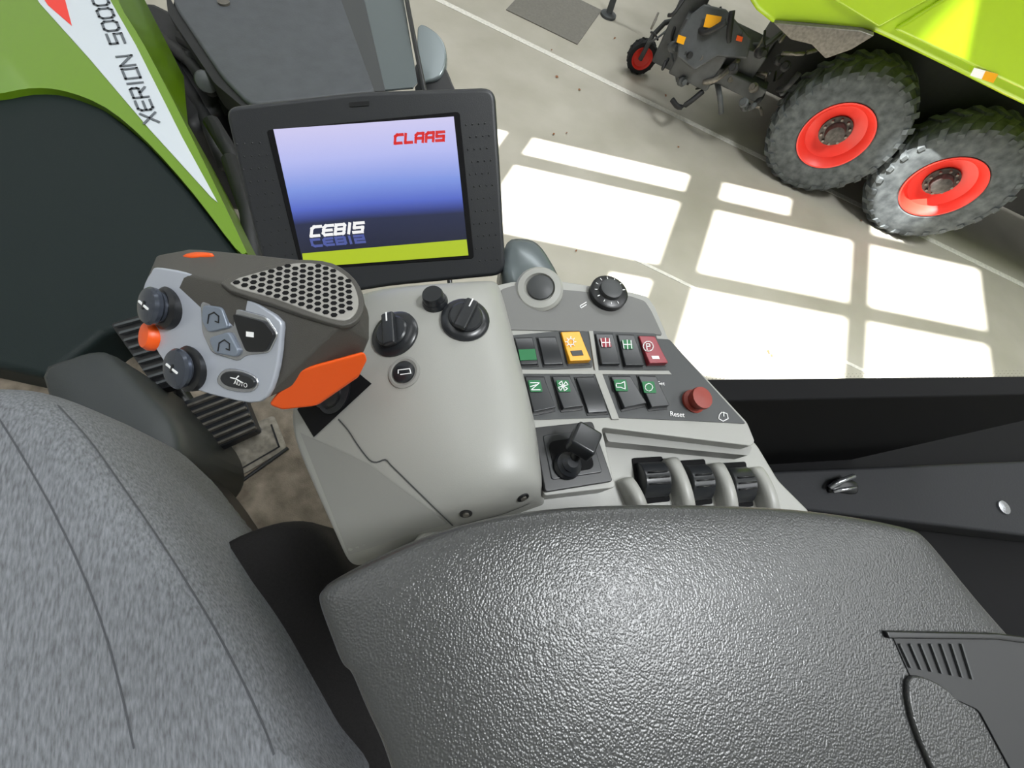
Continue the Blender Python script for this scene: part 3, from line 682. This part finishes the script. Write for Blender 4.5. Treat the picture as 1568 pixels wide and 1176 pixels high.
# ---------------------------------------------------------------- multifunction grip
gr=empty('joystick_grip',P(400,520,.33))
def hull(name,pts,m,bev,seg=4):
    bm=bmesh.new()
    for q in pts: bm.verts.new(q)
    res=bmesh.ops.convex_hull(bm,input=bm.verts[:])
    dead=[q for q in bm.verts if not q.link_faces]
    for q in dead: bm.verts.remove(q)
    bmesh.ops.dissolve_limit(bm,angle_limit=math.radians(6),verts=bm.verts[:],edges=bm.edges[:])
    bmesh.ops.recalc_face_normals(bm,faces=bm.faces[:])
    me=bpy.data.meshes.new(name); bm.to_mesh(me); bm.free(); me.materials.append(m)
    o=bpy.data.objects.new(name,me); S.collection.objects.link(o); o.parent=gr; o.matrix_parent_inverse=gr.matrix_world.inverted()
    b=o.modifiers.new('b','BEVEL'); b.width=bev; b.segments=seg; b.limit_method='ANGLE'; b.angle_limit=math.radians(15)
    for q in me.polygons: q.use_smooth=True
    o.modifiers.new('w','WEIGHTED_NORMAL')
    return o
GS=P3((240,430,.300),(432,505,.280),(345,622,.300))
GT=P3((345,442,.279),(535,502,.279),(520,412,.312))
face=[(250,418),(330,438),(428,492),(438,525),(428,592),(405,628),(350,622),(285,600),(252,560),(225,510),(222,455),(235,425)]
pts=[GS.hit(x,y,-.002) for x,y in face]
pts+=[GT.hit(x,y,-.0005) for x,y in [(345,440),(430,412),(470,406),(520,412),(556,440),(566,470),(560,492),(535,506)]]
pts+=[P(246,398,.312),P(300,388,.312),P(345,393,.312),P(400,406,.31)]
pts+=[P(577,490,.30),P(577,530,.305),P(568,552,.315),P(465,580,.315),P(440,596,.32),P(250,430,.35),P(300,560,.36),P(560,520,.36),P(425,612,.33)]
hull('grip_body',pts,m_grip,.006)
hull('orange_underside',[P(571,548,.300),P(575,562,.308),P(560,592,.318),P(524,608,.322),P(496,636,.325),P(440,642,.315),P(418,634,.306),P(460,578,.290),P(450,600,.36),P(540,560,.37),P(520,590,.36)],m_orange,.006,5)
lathe('orange_socket',P(487,622,.3215),(C-P(487,622,.32)).normalized(),[(.0045,-.004),(.0045,.0012),(.003,.0016),(.001,.0004)],m_hub,gr,seg=20)
slab('silver_face',sm(face,3),GS,.0015,.005,m_silver,gr,bevel=.0015)
perf=[(358,442),(430,418),(470,410),(516,416),(548,438),(560,466),(556,488),(538,500),(500,492),(430,466)]
slab('palm_perforated',sm(perf,3),GT,.001,.004,m_perf,gr,bevel=.001)
slab('palm_rim',sm([(344,442),(430,412),(470,405),(520,411),(555,436),(569,468),(563,494),(538,508),(495,498),(425,474)],3),GT,.0002,.004,m_grip,gr,bevel=.001)
O=GT.hit(460,455); ux=(GT.hit(520,475)-O).normalized(); uy=GT.n.cross(ux)
poly=[((GT.hit(x,y)-O).dot(ux),(GT.hit(x,y)-O).dot(uy)) for x,y in perf]
pcx=sum(q[0] for q in poly)/len(poly); pcy=sum(q[1] for q in poly)/len(poly)
poly=[((x-pcx)*.95+pcx,(y-pcy)*.95+pcy) for x,y in poly]
def inside(x,y):
    c_=False
    for i in range(len(poly)):
        x1,y1=poly[i]; x2,y2=poly[i-1]
        if (y1>y)!=(y2>y) and x<(x2-x1)*(y-y1)/(y2-y1)+x1: c_=not c_
    return c_
v=[];f=[]; st_=.0059
for i in range(-24,25):
    for j in range(-24,25):
        x=(i+.5*(j%2))*st_; y=j*st_*.866
        if not inside(x,y): continue
        c_=O+ux*x+uy*y+GT.n*.0013; k=len(v)
        for a_ in range(6): v.append(c_+(ux*math.sin(a_*math.pi/3)+uy*math.cos(a_*math.pi/3))*st_*.40)
        f.append([k+z for z in range(6)])
mobj('palm_holes',v,f,m_blackr,gr)
def btn(nm,px,off,th,m,bev=.001): slab(nm,px,GS,off,th,m,gr,bevel=bev)
m_btn=mat('button_blue_grey','79828F',.35,.2)
m_knobg=mat('grip_knob_gunmetal','454A54',.22,.5)
btn('arrow_frame',rnd([(312,470),(355,478),(415,494),(434,522),(420,552),(382,556),(372,565),(330,552),(315,520)],8),.0025,.002,m_chrome)
btn('button_rabbit',rnd([(316,476),(345,480),(356,512),(324,520),(314,500)],6),.005,.004,m_btn)
btn('button_rabbit_b',rnd([(325,528),(356,518),(372,548),(368,558),(334,552)],6),.005,.004,m_btn)
btn('button_arrow_black',rnd([(362,490),(412,503),(428,523),(414,550),(384,550),(372,522)],6),.005,.004,m_black)
glyph('arrow_square',GS,.0055,[[(386,520),(394,521)],[(386,524),(394,525)]],4,m_white,gr)
glyph('curve_icon_a',GS,.0055,[[(324,505),(326,492),(334,488),(341,494),(341,504),(336,502)]],1.6,m_black,gr)
glyph('curve_icon_b',GS,.0055,[[(340,548),(342,536),(350,531),(358,537),(358,547),(353,545)]],1.6,m_black,gr)
btn('button_auto',sm([(343,590),(352,581),(372,582),(392,590),(397,600),(388,608),(362,606),(348,600)],3),.005,.004,m_black2)
btn('button_auto_ring',sm([(338,592),(350,577),(374,578),(397,588),(402,602),(390,613),(360,611),(343,603)],3),.0028,.002,m_chrome)
text('auto_label','AUTO',GS,.0055,(365,600),(386,606),7,m_white,gr)
glyph('auto_icon',GS,.0055,[[(360,590),(368,592),(372,588)],[(368,592),(378,598)]],1.6,m_white,gr)
def gknob(nm,x,y,r,h,m,tilt=Vector()):
    q=GS.hit(x,y); n=(GS.n+tilt).normalized(); R=pxr(q,r)
    lathe(nm+'_collar',q,n,[(R*1.15,-.004),(R*1.15,.003),(R*.95,.005),(.001,.005)],m_black,gr)
    lathe(nm,q,n,[(R*.85,.003),(R*.83,h*.5),(R*.98,h*.65),(R,h*.85),(R*.90,h),(R*.6,h*1.08),(.001,h*1.1)],m,gr)
    return q+n*h*1.1,n
tl=Vector((-.3,-.05,.1))
q,n=gknob('rocker_upper',262,482,29,.013,m_knobg,tl)
q2,n2=gknob('rocker_lower',298,576,31,.011,m_knobg,tl*.7)
for nm,qq,nn in (('cross_upper',q,n),('cross_lower',q2,n2)):
    e,g,_=basis(nn)
    obox(nm+'_a',qq+e*.004,e*.003,g*.0007,nn*.0006,m_white,gr); obox(nm+'_b',qq-e*.004,e*.003,g*.0007,nn*.0006,m_white,gr)
    obox(nm+'_c',qq,e*.0009,g*.003,nn*.0006,m_black,gr)
lathe('orange_side_button',GS.hit(242,526,-.002),(GS.n+tl*1.6).normalized(),[(.011,0),(.011,.004),(.009,.007),(.001,.008)],m_orange,gr)
cushion('orange_top_button',sm([(285,400),(305,395),(332,396),(325,400),(300,403)],3),P3((285,398,.308),(332,394,.306),(300,404,.303)),[(1,-.004),(1,.0),(.8,.001)],m_orange,gr)
tube('grip_stem',[P(500,600,.35),P(515,620,.385),P(520,632,.45)],.012,m_black,gr)
a,n=onmod(525,612)
lathe('grip_gaiter',a,n,[(.02,0),(.022,.004),(.016,.008),(.018,.012),(.013,.018),(.001,.018)],m_black,gr)

# ---------------------------------------------------------------- armrest pad
ap=empty('armrest_pad',H(1000,980,.3))
AP=HP(.283)
cushion('pad_cushion',sm([(493,940),(500,922),(520,905),(600,864),(700,825),(830,797),(1000,787),(1200,791),(1330,805),(1425,824),(1450,838),(1480,872),(1540,945),(1640,1060),(1740,1200),(1780,1330),(1200,1400),(700,1380),(640,1300),(598,1176),(568,1110),(545,1055),(530,1040),(512,995)],3),AP,
 [(.985,-.05),(.995,-.018),(1.0,-.010),(.997,-.005),(.988,-.001),(.975,.0015),(.93,.003),(.7,.005),(.3,.006)],m_leather,ap,sub=1)
m_recess=mat('recess_dark','1B1C1E',.5)
slab('recess_well',rnd([(1393,990),(1520,992),(1640,1004),(1760,1150),(1700,1300),(1600,1240),(1530,1110),(1425,1062)],8),AP,.006,.003,m_recess,ap,bevel=.001)
slab('recess_tongue',sm([(1420,1066),(1455,1062),(1500,1095),(1545,1160),(1580,1260),(1520,1300),(1440,1160)],3),AP,.009,.004,m_leather,ap,bevel=.0015)
for i in range(7):
    x=1408+i*16; glyph('recess_rib_%d'%i,AP,.0075,[[(x,1008),(x+16,1042+i*3)]],3,m_dark,ap,th=.0015)
slab('recess_edge',[(1385,986),(1560,990),(1640,1000),(1642,1010),(1560,1000),(1390,998)],AP,.0085,.004,m_black,ap,bevel=.001)
c1=H(950,900,.35); boxes('pad_bracket',[(c1.x-.05,c1.x+.05,c1.y-.03,c1.y+.03,CZ-.404,CZ-.325)],m_black,ap,bevel=.005)
